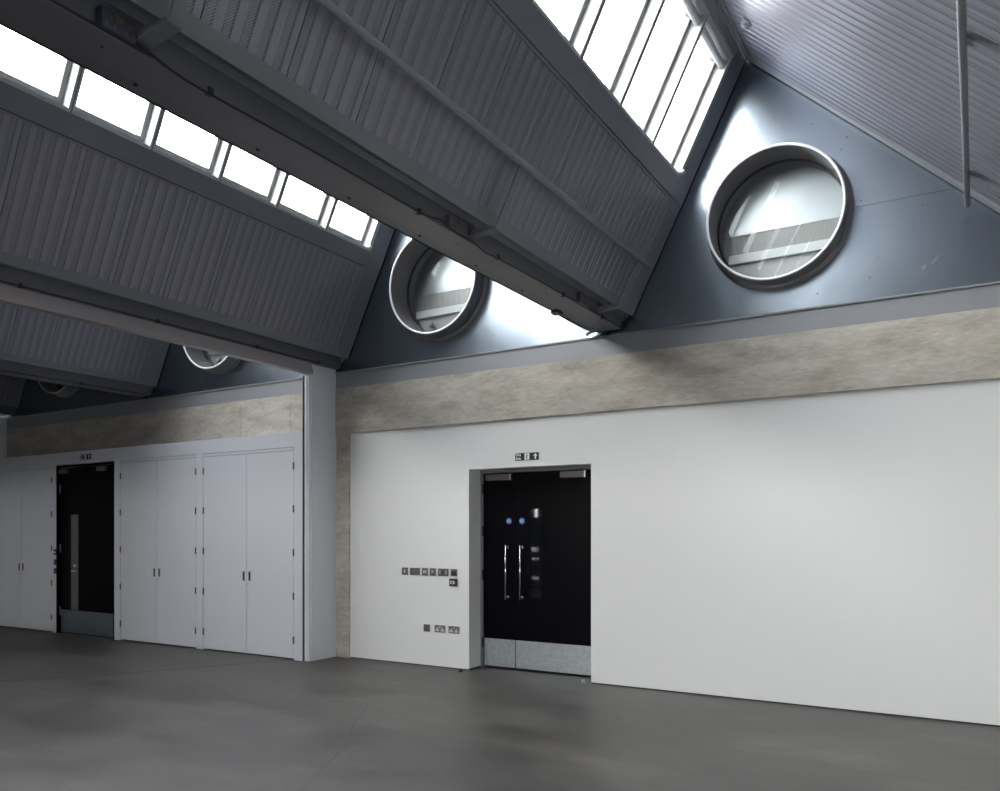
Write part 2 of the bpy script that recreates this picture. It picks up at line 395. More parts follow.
# ------------------------------------------------------------------ roof windows
WP = .74; WY = 7.45
M['light_block'] = mat('added_dark_sheet', (.10, .10, .11), .8)  # unseen sheet added to cut daylight from some roof windows
def roof_window(F, y1, n, light_block=False):
    y0 = y1-WP; v0, v1 = 1.318, 2.455
    b = MB()                                             # outer frame: deep white sides, head and sill
    b.box(y0+.002, y0+.026, v0, v1, -.18, 0, F); b.box(y1-.026, y1-.002, v0, v1, -.18, 0, F)
    b.box(y0+.026, y1-.026, v0, v0+.03, -.18, -.008, F); b.box(y0+.026, y1-.026, v1-.05, v1, -.18, -.01, F)
    fr = b.build('window_frame', 'frame_white'); 
    struct(fr); del fr['kind']
    root = thing('window_%d' % n, None, None); del_keys(root); root['kind'] = 'structure'
    root.location = F @ Vector(((y0+y1)/2, v0, -.05))
    fr.parent = root; fr.data.transform(Matrix.Translation(-root.location))
    b = MB()                                             # sash
    b.box(y0+.026, y0+.072, v0+.03, v1-.05, -.172, -.105, F); b.box(y1-.072, y1-.026, v0+.03, v1-.05, -.172, -.105, F)
    b.box(y0+.062, y1-.062, v0+.03, v0+.075, -.172, -.105, F); b.box(y0+.062, y1-.062, v1-.10, v1-.05, -.172, -.105, F)
    part(b, 'sash', 'sash', root, .004)
    b = MB(); b.box(y0+.058, y1-.058, v0+.07, v1-.09, -.152, -.146, F); part(b, 'window_pane', 'glass', root)
    b = MB(); b.cyl(F @ Vector((y0+.03, v1-.11, -.05)), F @ Vector((y1-.03, v1-.11, -.05)), .034, 20); part(b, 'blind_roller', 'roller', root)
    b = MB(); b.box(y1-.006, y1+.006, v0+.0, v1-.02, -.02, .001, F)
    part(b, 'cover_bar', 'plate', root)
    if light_block:
        b = MB(); b.box(y0+.027, y1-.027, v0+.031, v1-.11, -.092, -.089, F); part(b, 'light_block_sheet', 'light_block', root)  # added sheet inside the glazing, dims the room below
    return root
def del_keys(o):
    for kk in list(o.keys()): del o[kk]
wn = 1
wp = {0: 'in the big right-hand skylight', 1: 'in the left skylight strip'}
for k in BAYS:
    F = frame(k, 'S'); i = 0; y = WY
    while y-WP > YB:
        r = roof_window(F, y, wn, k == 3 or i > (7 if k < 2 else 6))
        r['label'] = 'white framed roof window %s, number %d counted from the gable wall' % ({0: 'in the big right-hand skylight', 1: 'in the left skylight strip behind the valley beam', 2: 'in the skylight over the cupboards', 3: 'in the skylight at the far left', -1: 'in the skylight beyond the right edge'}[k], i+1)
        r['category'] = 'window'
        wn += 1; i += 1; y -= WP
    b = MB(); b.box(YB, y, 1.31, 2.46, -.13, -.06, F); b.box(WY, 7.475, 1.318, 2.455, -.18, -.0, F)
    struct(b.build('trim_%d' % (50+k), 'frame_white'), 'white reveal at the end of the roof windows', 'reveal')
    # chain actuator at the bottom corner by the gable
    p = F @ Vector((7.43, 1.37, .02)); 
    if k in (0, 1):
        t = thing('window_actuator', {0: 'small round white window opener at the lower corner of the right skylight', 1: 'small round white window opener at the end of the left skylight strip'}[k], 'window opener', p, 'window openers by the gable wall')
        b = MB(); b.cyl(F @ Vector((7.43, 1.37, -.03)), F @ Vector((7.43, 1.37, .035)), .026, 20); part(b, 'housing', 'white_plastic', t, .004)
        b = MB(); b.cyl(F @ Vector((7.43, 1.37, .035)), F @ Vector((7.43, 1.37, .05)), .012, 14); part(b, 'knob', 'white_plastic', t)
# pull cord loop at the top corner
F = frame(0, 'S')
b = MB(); pts = []
for i in range(24):
    a = 2*math.pi*i/24; pts.append(F @ Vector((7.50+.018*math.sin(a), 2.42+.085*math.cos(a), .03)))
b.tube(pts, .004, 6, True)
tag(b.build('blind_cord', 'frame_metal'), 'thin pale cord loop hanging at the top corner of the right skylight', 'cord')
# smoke detector on the long slope
G = frame(0, 'L')
t = thing('smoke_detector', 'small round pale smoke detector on the sloping ceiling by the ridge', 'smoke detector', G @ Vector((6.864, .302, 0)))
b = MB(); b.lathe([(.0001, .012), (.048, .012), (.05, .0), (.05, -.0), (.0001, 0)], (0,0,0), 'z', 28); o = b.build('base', 'white_plastic', t)
b = MB(); b.lathe([(.04, .012), (.036, .035), (.024, .046), (.0001, .048)], (0,0,0), 'z', 28); o2 = b.build('sensor_head', 'white_plastic', t)
for q in (o, o2): q.data.transform(G.to_3x3().to_4x4())

# ------------------------------------------------------------------ gable walls with porthole openings
PC = Vector((-1.608, 0, 4.545)); PR = .617
def gable(k, y, front=True):
    A2 = Vector((A.x-.35, 3.60)); tri = [Vector((A.x-.42, 3.60)), Vector((A.x-.42, 3.9)), Vector((A.x-.05, A.z)), Vector((R.x-.03, R.z+.12)), Vector((B.x, B.z+.1)), Vector((B.x, 3.60))]
    tri = [Vector((p.x-P*k, p.y)) for p in tri]
    c = Vector((PC.x-P*k, PC.z)); bm = MB()
    angs = sorted(set([round(2*math.pi*i/96, 6) for i in range(96)]+[round(math.atan2(p.y-c.y, p.x-c.x) % (2*math.pi), 6) for p in tri]))
    def hit(a):
        d = Vector((math.cos(a), math.sin(a))); best = 1e9
        for i in range(len(tri)):
            p, q = tri[i], tri[(i+1) % len(tri)]; e2 = q-p
            den = d.x*e2.y-d.y*e2.x
            if abs(den) < 1e-9: continue
            w_ = p-c; tt = (w_.x*e2.y-w_.y*e2.x)/den; uu = (w_.x*d.y-w_.y*d.x)/den
            if tt > 0 and -1e-5 <= uu <= 1+1e-5: best = min(best, tt)
        return c+d*best
    inn = [bm.bm.verts.new((c.x+PR*math.cos(a), y, c.y+PR*math.sin(a))) for a in angs]
    ou = [bm.bm.verts.new((hit(a).x, y, hit(a).y)) for a in angs]
    n = len(angs)
    for i in range(n): bm.bm.faces.new((inn[i], inn[(i+1)%n], ou[(i+1)%n], ou[i]))
    return bm
glab = {-1: 'blue-grey zinc gable sheet beyond the right edge', 0: 'blue-grey zinc gable wall around the large right porthole', 1: 'blue-grey zinc gable wall behind the valley beam, left of the first', 2: 'blue-grey zinc gable above the double cupboards', 3: 'darkest zinc gable at the far left'}
plab = {-1: 'round porthole beyond the right edge', 0: 'large round porthole with pale rim, seen whole in the right gable', 1: 'round porthole partly hidden behind the diagonal valley beam', 2: 'round porthole above the cupboards, only its bottom showing', 3: 'farthest left porthole, only a thin bottom sliver showing'}
for k in [0, 1, 2, 3, -1]:
    g = gable(k, YG)
    struct(g.build('wall_front_gable', 'zinc'), glab[k], 'gable wall')
    cx = PC.x-P*k; cz = PC.z
    # sheet joint and fixings
    b = MB(); b.box(cx+PR+.06, cx+PR+1.05, YG-.0015, YG, cz-.032, cz-.029)
    struct(b.build('trim_%d' % (60+k), 'groove'), 'thin joint between zinc sheets right of the porthole, '+where[k], 'joint')
    b = MB()
    for dx, dz in ((.72,.02),(.72,-.06),(1.2,-.01),(1.2,-.12),(.30,.82),(.12,.70),(.0,.70),(.6,.62),(.55,.52),(-.16,.9),(-.05,.72),(.35,-.75),(.85,-.5)):
        x_ = cx+dx; z_ = cz+dz
        b.lathe([(.0001,-.004),(.005,-.004),(.006,0)], (x_, YG, z_), 'y', 8)
    struct(b.build('trim_%d' % (70+k), 'groove'), 'tiny screw heads in the zinc gable, '+where[k], 'screws')
    if k == -1:
        b = MB(); b.disc((cx, YG+.01, cz), PR+.01, 'y', 48); struct(b.build('wall_front_gable', 'zinc'), 'blank zinc disc beyond the right edge', 'wall panel'); continue
    t = thing('porthole', plab[k], 'porthole', (cx, YG, cz), 'round portholes in the gable walls')
    Yf = YG-.20
    b = MB()   # sleeve: thin tube standing out of the gable, running back through it
    b.lathe([(PR, Yf+.006-YG), (PR, .02)], (cx, YG, cz), 'y', 96)
    part(b, 'sleeve', 'zinc_back', t); b = MB()
    b.lathe([(PR-.012, Yf+.006-YG), (PR-.012, .13)], (cx, YG, cz), 'y', 96)
    part(b, 'lining', 'sleeve', t)
    b = MB(); b.lathe([(PR-.020, Yf+.012-YG), (PR-.020, Yf-YG), (PR+.004, Yf-YG), (PR+.004, Yf+.010-YG), (PR-.020, Yf+.012-YG)], (cx, YG, cz), 'y', 96); part(b, 'rim', 'rim', t)
    b = MB(); b.lathe([(PR+.0, -.012), (PR+.045, -.012), (PR+.045, 0.0)], (cx, YG, cz), 'y', 96); part(b, 'collar', 'sleeve', t)
    b = MB(); b.lathe([(PR-.012, .125), (PR-.03, .125), (PR-.03, .15), (PR-.012, .15)], (cx, YG, cz), 'y', 96); part(b, 'gasket', 'black_plastic', t)
    b = MB(); b.lathe([(PR-.012, .15), (PR-.03, .24)], (cx, YG, cz), 'y', 96); part(b, 'outer_sleeve', 'sleeve', t)
    b = MB(); b.disc((cx, YG+.135, cz), PR-.014, 'y', 96); part(b, 'glass_pane', 'glass_port', t)
    b = MB(); b.disc((cx, YG+.24, cz), PR-.02, 'y', 96); part(b, 'back_panel', 'zinc_back', t)
    # ribbed band and sill bar across the lower part
    def chord(z): return math.sqrt(max(0, (PR-.035)**2-(z-cz)**2))
    b = MB(); z1 = cz-.005; z0 = cz-.205; h = chord(z0); n = int(2*h/.018); xs = cx-h
    for i in range(n): b.box(xs+i*.018, xs+i*.018+.013, YG+.225, YG+.24, z0, z1)
    b.box(cx-chord(z1), cx+chord(z1), YG+.222, YG+.239, z1-.004, z1+.004)
    part(b, 'ribbed_band', 'rib', t)
    b = MB(); h = chord(cz-.29); b.box(cx-h, cx+h, YG+.18, YG+.238, cz-.292, cz-.203); part(b, 'sill_bar', 'rim', t, .004)
    b = MB(); h = chord(cz-.5); pl = [(cx+(PR-.03)*math.cos(a_), cz+(PR-.03)*math.sin(a_)) for a_ in [math.pi+.51+(math.pi-1.02)*q/20 for q in range(21)]]
    b.prism(pl, 1, YG+.215, YG+.238); part(b, 'apron', 'rib', t)
    if k in (1, 2):
        b = MB(); b.lathe([(.0001, -.03), (.03, -.02), (.034, 0), (.02, .03), (.0001, .034)], (cx-.27, YG+.18, cz-.40), 'y', 16); b.cyl((cx-.27, YG+.18, cz-.40), (cx-.27, YG+.21, cz-.35), .012, 10); part(b, 'catch', 'white_plastic', t)

# ------------------------------------------------------------------ valley beams
blab = {0: 'dark grey steel valley beam running diagonally to the wall over the main door', 1: 'dark grey steel valley beam meeting the top of the white column', 2: 'dark grey steel valley beam above the left cupboards and fire door', 3: 'far left steel valley beam at the partition end', -1: 'steel valley beam beyond the right edge'}
def valley(k):
    ox = -P*k
    t = thing('valley_beam', blab[k], 'steel beam', (-3.3+ox, 7.69, 3.705), 'steel valley beams under the roof')
    b = MB(); b.box(-3.383+ox, -3.155+ox, YB, 7.69, 3.705, 3.72); part(b, 'bottom_flange', 'flange', t, .002)
    b = MB(); b.box(-3.468+ox, -3.388+ox, YB, 7.69, 3.712, 3.722); part(b, 'side_plate', 'beam', t)
    b = MB(); b.box(-3.474+ox, -3.468+ox, YB, 7.69, 3.706, 3.735); b.box(-3.388+ox, -3.383+ox, YB, 7.69, 3.708, 3.716); part(b, 'edge_strip', 'groove', t)
    b = MB(); b.box(-3.19+ox, -3.175+ox, YB, 7.74, 3.72, 4.02); part(b, 'web', 'beam', t)
    b = MB(); b.box(-3.46+ox, -3.445+ox, YB, 7.74, 3.722, 4.10); b.box(-3.46+ox, -3.175+ox, YB, 7.74, 4.0, 4.01); part(b, 'gutter_side', 'beam', t)
    b = MB()
    ys = [2.318+.74*i for i in range(-3, 8)]
    for y in ys:
        if y < 7.5: b.lathe([(.0001,-.008),(.009,-.007),(.010,.006)], (-3.388+ox, y-.0*k, 3.706), 'z', 8)
    for y in (2.064, 4.819, 6.2): b.lathe([(.0001,-.005),(.006,-.004),(.007,.0)], (-3.25+ox, y, 3.706), 'z', 8)
    part(b, 'bolt', 'groove', t)
    return t
for k in BAYS: valley(k)
# cable along the first and second beam with clips, socket boxes
def cable(k, pts, label):
    b = MB(); P3 = []
    for (p, q) in zip(pts[:-1], pts[1:]):
        for i in range(8):
            f = i/8; P3.append(Vector(p).lerp(Vector(q), f)+Vector((0, 0, -p[3]*math.sin(math.pi*f) if len(p) > 3 else 0)))
    P3.append(Vector(pts[-1][:3])); 
    b.tube([(v.x-P*k, v.y, v.z) for v in P3], .006, 6)
    tag(b.build('cable', 'cable'), label, 'cable', 'cables clipped along the valley beams')
class V4(tuple): pass
X0 = -3.150
def cpts(lst): return [Vector((x, y, z)) for x, y, z in lst]
def smooth_cable(k, lst, label):
    pts = cpts(lst); out_ = []
    for i in range(len(pts)-1):
        p0 = pts[max(i-1, 0)]; p1 = pts[i]; p2 = pts[i+1]; p3 = pts[min(i+2, len(pts)-1)]
        for j2 in range(8):
            t_ = j2/8
            out_.append(.5*((2*p1)+(-p0+p2)*t_+(2*p0-5*p1+4*p2-p3)*t_*t_+(-p0+3*p1-3*p2+p3)*t_**3))
    out_.append(pts[-1])
    b = MB(); b.tube([(v.x-P*k, v.y, v.z) for v in out_], .0065, 6)
    tag(b.build('cable', 'cable'), label, 'cable', 'cables clipped along the valley beams')
smooth_cable(0, [(X0,-2,3.715),(X0,1.9,3.715),(X0,2.16,3.735),(X0+.01,2.35,3.70),(X0,2.55,3.70),(X0,3.4,3.712),(X0,4.217,3.712),(X0+.01,4.45,3.735),(X0,4.62,3.72),(X0+.01,4.85,3.71),(X0+.01,5.02,3.685),(X0,5.223,3.70),(X0,5.9,3.712),(X0,6.45,3.712),(X0+.01,6.75,3.74),(X0,6.95,3.72),(X0,7.25,3.712),(X0,7.66,3.715)], 'thin black cable sagging along the beam over the main door')
smooth_cable(1, [(X0,-2,3.712),(X0,2,3.712),(X0,4,3.712),(X0,6,3.712),(X0,7.6,3.712)], 'thin black cable along the beam by the white column')
smooth_cable(2, [(X0,0,3.712),(X0,4,3.712),(X0,7.6,3.712)], 'thin black cable along the left beam above the cupboards')
cl = {0: [2.548, 4.217, 5.223, 6.35, 7.2], 1: [3.72, 5.05, 6.33, 7.3], 2: [3.4, 5.0, 6.6]}
cnm = {0: 'small dark cable clip on the beam over the main door', 1: 'small dark cable clip on the beam by the white column', 2: 'small dark cable clip on the beam above the cupboards'}
ordn = ['nearest the camera', 'second from the camera', 'third from the camera', 'fourth from the camera', 'nearest the gable wall']
for k, ys in cl.items():
    for i, y in enumerate(ys):
        b = MB(); b.box(X0-.022-P*k, X0+.010-P*k, y-.014, y+.014, 3.698, 3.704); b.box(X0+.004-P*k, X0+.010-P*k, y-.014, y+.014, 3.698, 3.728)
        b.cyl((X0+.0-P*k, y-.009, 3.728), (X0-P*k, y+.009, 3.728), .009, 10)
        tag(b.build('cable_clip', 'cable'), cnm[k]+', '+(ordn[i] if i < len(ys)-1 or k == 0 else 'nearest the gable wall'), 'cable clip', 'cable clips on the valley beams')
def socket_box(y0, y1, label, m, z0=3.722):
    t = thing('beam_socket', label, 'socket', (-3.16, (y0+y1)/2, z0), 'twin sockets on the valley beam')
    b = MB(); b.box(-3.178, -3.135, y0, y1, z0, z0+.088); part(b, 'box', m, t, .004)
    ym = (y0+y1)/2
    b = MB(); b.box(-3.136, -3.130, ym-.022, ym+.018, z0+.045, z0+.078); part(b, 'switch', 'closer', t)
    for c in ((y0*.76+y1*.24), (y0*.2+y1*.8)):
        b = MB(); b.box(-3.136, -3.1325, c-.006, c+.006, z0+.042, z0+.058); b.box(-3.136, -3.1325, c-.022, c-.012, z0+.014, z0+.030); b.box(-3.136, -3.1325, c+.012, c+.022, z0+.014, z0+.030)
        b.box(-3.136, -3.133, c-.028, c+.028, z0+.008, z0+.012)
        part(b, 'outlet', 'closer', t)
    return t
socket_box(1.99, 2.15, 'dark twin socket box on the near end of the valley beam, top left', 'socket_blue')
socket_box(4.55, 4.76, 'small grey twin socket box midway along the valley beam', 'plate')
socket_box(6.66, 6.86, 'small grey twin socket box on the valley beam closest to the gable wall', 'plate')
# hooks above the boxes
# ring and cable end below the beam end
t = thing('cable_coil', 'small coil of silvery cable hanging below the end of the valley beam', 'cable coil', (-3.45, 7.62, 3.70))
for i in range(3):
    b = MB(); pts = []
    for q in range(28):
        a = 2*math.pi*q/28; pts.append((-3.43+.085*math.cos(a)+.006*i, 7.60+.03*math.sin(a), 3.672+.042*math.sin(a)-.008*i))
    b.tube(pts, .006, 6, True); part(b, 'loop', 'chrome' if i < 2 else 'cable', t)
b = MB(); b.box(-3.46, -3.40, 6.72, 6.84, 3.69, 3.711); b.cyl((-3.47, 6.75, 3.70), (-3.47, 6.82, 3.70), .02, 12)
tag(b.build('fixing_bracket', 'cable', None), 'small dark clamp under the left edge of the valley beam', 'clamp')
b = MB(); b.tube([(-3.46, 6.82, 3.70), (-3.455, 7.1, 3.69), (-3.45, 7.4, 3.685), (-3.44, 7.56, 3.69)], .005, 6)
tag(b.build('cable', 'cable'), 'short cable from the clamp to the coil under the valley beam', 'cable')

# ------------------------------------------------------------------ suspended rails with brackets
def rail(k, side, v, wofs, ys, label, group='rails hung below the ceiling slopes', yend=7.40):
    F = frame(k, side)
    root = thing('service_rail', label, 'rail', F @ Vector((yend, v, wofs)), group)
    b = MB(); b.cyl(F @ Vector((YB+.1, v, wofs)), F @ Vector((yend, v, wofs)), .022, 16); part(b, 'tube', 'rail', root)
    for y in ys:
        b = MB()
        if side == 'S':
            b.box(y-.03, y+.03, .0, v-.0, wofs-.012, wofs+.0, F)
            Q = F @ Vector((y, 0, wofs-.006))
            b.prism([(Q.x+.006, Q.z+.004), (Q.x+.002, Q.z-.010), (Q.x-.01, Q.z-.012), (-3.178-P*k, 3.80-.045), (-3.178-P*k, 3.80+.0), (Q.x-.004, Q.z+.004)], 1, y-.04, y+.04)
        else:
            b.box(y-.035, y+.035, v, LL-.02, wofs-.04, wofs, F)
        part(b, 'bracket', 'steel_paint', root, .003)
    return root
for k in (0,):
    rail(k, 'S', .46, .12, [2.20, 4.88, 7.16], 'grey tube rail crossing the steep slope above the valley beam')
rail(0, 'L', 2.60, .12, [5.0, 6.9], 'grey tube rail hanging below the long ceiling slope at the right edge', yend=7.55)

# ------------------------------------------------------------------ folding partition track, white column
b = MB(); b.box(-7.14, -7.04, YB, 7.24, 3.56, 3.627); b.box(-7.12, -7.06, YB, 7.24, 3.627, 3.705)
tag(b.build('partition_track', 'track', None, .002), 'long pale brown track for a folding partition under the second beam', 'partition track')
t = thing('partition_column', 'white boxed column where the folding partition meets the wall', 'column', (-7.09, 7.4, 0))
b = MB(); b.box(-7.16, -7.10, 7.27, 7.714, 0, 3.70); part(b, 'casing', 'cupboard', t, .003)
b = MB(); b.box(-7.175, -7.135, 7.225, 7.30, 0, 3.56); b.box(-7.135, -7.108, 7.235, 7.27, 0, 3.56); part(b, 'end_post', 'cupboard', t, .002)
b = MB(); b.box(-7.19, -7.176, 7.25, 7.60, 0, 3.56); part(b, 'rubber_seal', 'groove', t)
b = MB(); b.box(-7.203, -7.191, 7.218, 7.25, 0.0, 3.56); part(b, 'jamb_strip', 'frame_metal', t)
# partition column at the far left end
t = thing('partition_column', 'dim white partition column at the far left end of the cupboards', 'column', (-15.1, 7.5, 0))
b = MB(); b.box(XL, -14.98, 7.30, 7.699, 0, 3.66); part(b, 'casing', 'cupboard', t, .003)
b = MB(); b.box(XL+.01, -15.0, YB+.02, 7.30, 3.0, 3.70); part(b, 'bulkhead', 'cupboard', t)

# ------------------------------------------------------------------ cupboard wall
ZT = 2.865
DX0, DX1 = -12.60, -11.070        # fire door opening
C = [(-14.52, -12.712), (-10.925, -9.215), (-9.074, -7.355)]
b = MB()
b.box(-9.215, -9.074, YC, YC+.46, 0, 2.678); b.box(-7.355, -7.205, YC, YC+.46, 0, 2.678)
b.box(DX1, -10.925, YC, YC+.46, 0, 2.678); b.box(-12.712, DX0, YC, YC+.46, 0, 2.678)
b.box(XL, -7.205, YC, YC+.46, 2.678, ZT)
struct(b.build('wall_cupboards', 'cupboard'), 'white panelled surround of the built-in cupboards', 'cupboard wall')
clabel = ['dim white double cupboard at the far left, left of the dark fire door', 'white double cupboard just right of the dark fire door', 'white double cupboard beside the white column, the rightmost one']
for i, (x0, x1) in enumerate(C):
    t = thing('cupboard', clabel[i], 'cupboard', ((x0+x1)/2, YC, 0), 'built-in white double cupboards')
    zt = 2.678; g = .006
    b = MB(); b.box(x0+.004, x1-.004, YC+.03, YC+.44, .01, zt-.004); part(b, 'carcass', 'groove', t)
    b = MB(); b.box(x0+g, x1-g, YC, YC+.025, 2.638, zt-g); part(b, 'top_rail', 'cupboard', t)
    xm = (x0+x1)/2
    for s_, (a, c) in enumerate(((x0+g, xm-.0025), (xm+.0025, x1-g))):
        b = MB(); b.box(a, c, YC+.001, YC+.024, .02, 2.632)
        d = part(b, 'door', 'cupboard', t, .0015)
        hx = xm-.075 if s_ == 0 else xm+.035
        b = MB(); b.box(hx, hx+.042, YC-.003, YC+.001, .965, 1.095); h = sub(b, 'handle', 'ss', d, t)
        b = MB(); b.box(hx+.007, hx+.035, YC-.004, YC+.0, .975, 1.085); sub(b, 'finger_recess', 'groove', d, t)
        hx = x0+.0 if s_ == 0 else x1-.0
        for z_ in (2.44, 1.90, 1.35, .80, .25):
            b = MB(); b.cyl((hx+(.008 if s_ == 0 else -.008), YC-.006, z_-.045), (hx+(.008 if s_ == 0 else -.008), YC-.006, z_+.045), .008, 10); b.box(hx-.004 if s_ == 0 else hx-.02, hx+.02 if s_ == 0 else hx+.004, YC-.004, YC+.002, z_-.045, z_+.045)
            sub(b, 'hinge', 'plate', d, t)
        if s_ == 0:
            b = MB(); b.cyl((xm+.004, YC-.003, .925), (xm+.004, YC+.001, .925), .008, 12); sub(b, 'keyhole', 'plate', d, t)
# ------------------------------------------------------------------ fire door (left)
def sign(x, y, z, wd, ht, label, lettering):
    t = thing('exit_sign', label, 'sign', (x, y, z), 'fire exit signs above the doors')
    b = MB(); b.box(x-wd/2, x+wd/2, y-.005, y, z-ht/2, z+ht/2); part(b, 'sign_board', 'sign_dark', t)
    yy = y-.0062
    cu = bpy.data.curves.new('txt', 'FONT'); cu.body = 'Fire\nExit'; cu.size = ht*.52; cu.space_line = .95; cu.align_x = 'LEFT'; cu.extrude = .0006; cu.offset = .0007
    to = bpy.data.objects.new('txt', cu); COL.objects.link(to)
    dg = bpy.context.evaluated_depsgraph_get(); me = bpy.data.meshes.new_from_object(to.evaluated_get(dg)); bpy.data.objects.remove(to)
    me.transform(Matrix.Translation((-wd/2+.009, yy-y, ht*.10)) @ Matrix.Rotation(math.pi/2, 4, 'X'))
    me.materials.clear(); me.materials.append(M['sign_white'])
    o = bpy.data.objects.new('lettering', me); COL.objects.link(o); o.parent = t
    # white doorway with running figure
    b = MB(); mx = x-.0; b.box(mx-.030*wd/.3, mx+.032*wd/.3, yy-.0004, y, z-ht*.44, z+ht*.44); part(b, 'doorway_symbol', 'sign_white', t)
    b = MB(); s = ht/.09
    def bar(p, q, r_): b.cyl((mx+p[0]*s, yy-.001, z+p[1]*s), (mx+q[0]*s, yy-.001, z+q[1]*s), r_*s, 6)
    b.lathe([(.0001, -.001), (.0065*s, -.001), (.0065*s, 0)], (mx+.006*s, yy-.0006, z+.026*s), 'y', 10)
    bar((.002, .016), (-.004, -.004), .0055); bar((-.004, -.004), (.008, -.014), .003); bar((.008, -.014), (.004, -.030), .0028)
    bar((-.004, -.004), (-.010, -.018), .003); bar((-.010, -.018), (-.022, -.020), .0026); bar((.002, .014), (.016, .006), .0022); bar((.002, .014), (-.014, .010), .0022)
    part(b, 'running_figure', 'sign_dark', t)
    b = MB(); ax = x+wd*.36
    b.prism([(ax-.010*s, z-.034*s), (ax+.010*s, z-.034*s), (ax+.010*s, z+.006*s), (ax+.022*s, z-.002*s), (ax+.026*s, z+.008*s), (ax, z+.036*s), (ax-.026*s, z+.008*s), (ax-.022*s, z-.002*s), (ax-.010*s, z+.006*s)], 1, yy-.0006, yy)
    part(b, 'arrow', 'sign_white', t)
    return t
sign(-4.290, YW, 2.446, .30, .082, 'dark fire exit sign with white arrow above the black main door', True)
sign(-11.80, YC, 2.768, .29, .082, 'dim fire exit sign with arrow above the brown fire door', True)

YF = YC+.05
t = thing('door_2', 'very dark brown fire door with long grey glass strip and kick plate', 'door', ((DX0+DX1)/2, YF, 0)); t['kind'] = 'structure'
b = MB(); b.box(DX0, DX0+.035, YC+.004, YF+.08, 0, 2.664); b.box(DX1-.035, DX1, YC+.004, YF+.08, 0, 2.664); b.box(DX0, DX1, YC+.004, YF+.08, 2.63, 2.664); part(b, 'door_frame', 'door_black', t)
b = MB(); b.box(DX0+.038, DX1-.038, YF, YF+.05, .01, 2.628); lf = part(b, 'leaf', 'door_brown', t)
b = MB(); b.box(DX0+.06, DX1-.07, YF-.004, YF, .02, .375); part(b, 'kick_plate', 'kick_dark', t)
b = MB(); b.box(-12.262+.0, -12.075+.0, YF-.003, YF, .375, 1.885); part(b, 'vision_panel', 'vision_grey', t)
for x_, zz in ((-12.43, 2.535), (-11.42, 2.545)):
    b = MB(); b.box(x_-.11, x_+.11, YF-.05, YF, zz-.0, zz+.065); c_ = part(b, 'door_closer', 'closer', t, .004)
    b = MB(); b.box(x_-.10, x_+.28, YF-.03, YF-.018, zz+.08, zz+.095); part(b, 'closer_arm', 'plate', t)
for z_ in (2.3, 1.35, .35):
    for x_ in (DX0+.045, DX1-.045):
        b = MB(); b.cyl((x_, YF-.008, z_-.07), (x_, YF-.008, z_+.07), .009, 10); part(b, 'hinge', 'ss', t)
b = MB(); b.lathe([(.0001,-.012),(.02,-.012),(.024,0)], (-12.16, YF-.003, 1.08), 'y', 16); part(b, 'lock_escutcheon', 'ss', t)
b = MB(); b.cyl((-12.16, YF-.05, 1.0), (-12.16, YF-.003, 1.0), .011, 10); b.cyl((-12.17, YF-.05, 1.0), (-12.04, YF-.05, 1.0), .010, 10); part(b, 'lever_handle', 'ss', t)

# ------------------------------------------------------------------ switch plates
def plate(x0, x1, z0, z1, y, name, label, cat, group, extra, m='plate'):
    t = thing(name, label, cat, ((x0+x1)/2, y, z0), group)
    b = MB(); b.box(x0, x1, y-.008, y, z0, z1); part(b, 'face_plate', m, t, .0015)
    for (nm, a0, a1, c0, c1, mm) in extra:
        b = MB(); wx = x1-x0; hz = z1-z0
        b.box(x0+a0*wx, x0+a1*wx, y-.012, y-.007, z0+c0*hz, z0+c1*hz); part(b, nm, mm, t, .001)
    return t
g1 = 'upper row of wall switches left of the main door'
plate(-6.037, -5.947, 1.085, 1.175, YW, 'wall_switch', 'single grey switch, leftmost of the upper row beside the main door', 'switch', g1, [('rocker', .36, .62, .3, .72, 'plate_light')])
plate(-5.915, -5.765, 1.086, 1.174, YW, 'wall_switch', 'double-width grey switch plate, second in the upper row', 'switch', g1, [('rocker', .14, .32, .4, .75, 'plate'), ('rocker', .62, .8, .4, .75, 'plate')])
plate(-5.734, -5.647, 1.085, 1.175, YW, 'wall_switch', 'single grey switch with broad pale centre, third in the upper row', 'switch', g1, [('rocker', .22, .78, .3, .7, 'plate_light')])
plate(-5.618, -5.530, 1.085, 1.175, YW, 'wall_switch', 'plain single grey switch, fourth in the upper row', 'switch', g1, [('rocker', .3, .7, .4, .76, 'ss')])
plate(-5.496, -5.347, 1.086, 1.174, YW, 'wall_switch', 'double-width grey plate with row of rockers, fifth in the upper row', 'switch', g1, [('rocker', .12, .26, .3, .75, 'ss'), ('rocker', .42, .56, .3, .75, 'black_plastic'), ('rocker', .7, .84, .3, .75, 'ss')])
t = plate(-5.313, -5.226, 1.087, 1.172, YW, 'dimmer_switch', 'grey plate with round black knob at the right end of the upper row', 'switch', g1, [])
b = MB(); b.lathe([(.0001, -.03), (.022, -.03), (.026, -.01), (.027, 0)], (-5.27, YW-.006, 1.13), 'y', 24); part(b, 'knob', 'black_plastic', t)
t = thing('call_point', 'black call point box with pale label below the upper switch row', 'call point', (-5.272, YW, .97))
b = MB(); b.box(-5.322, -5.224, YW-.03, YW, .968, 1.06); part(b, 'box', 'black_plastic', t, .004)
b = MB(); b.box(-5.305, -5.240, YW-.032, YW-.029, .998, 1.034); part(b, 'label_window', 'plate_light', t)
b = MB(); b.box(-5.286, -5.262, YW-.034, YW-.031, 1.008, 1.022); part(b, 'button', 'sign_dark', t)
plate(-5.709, -5.618, .413, .5, YW, 'cable_outlet', 'plain square grey outlet plate, left of the two twin sockets', 'outlet plate', None, [('slot', .2, .8, .3, .7, 'plate')])
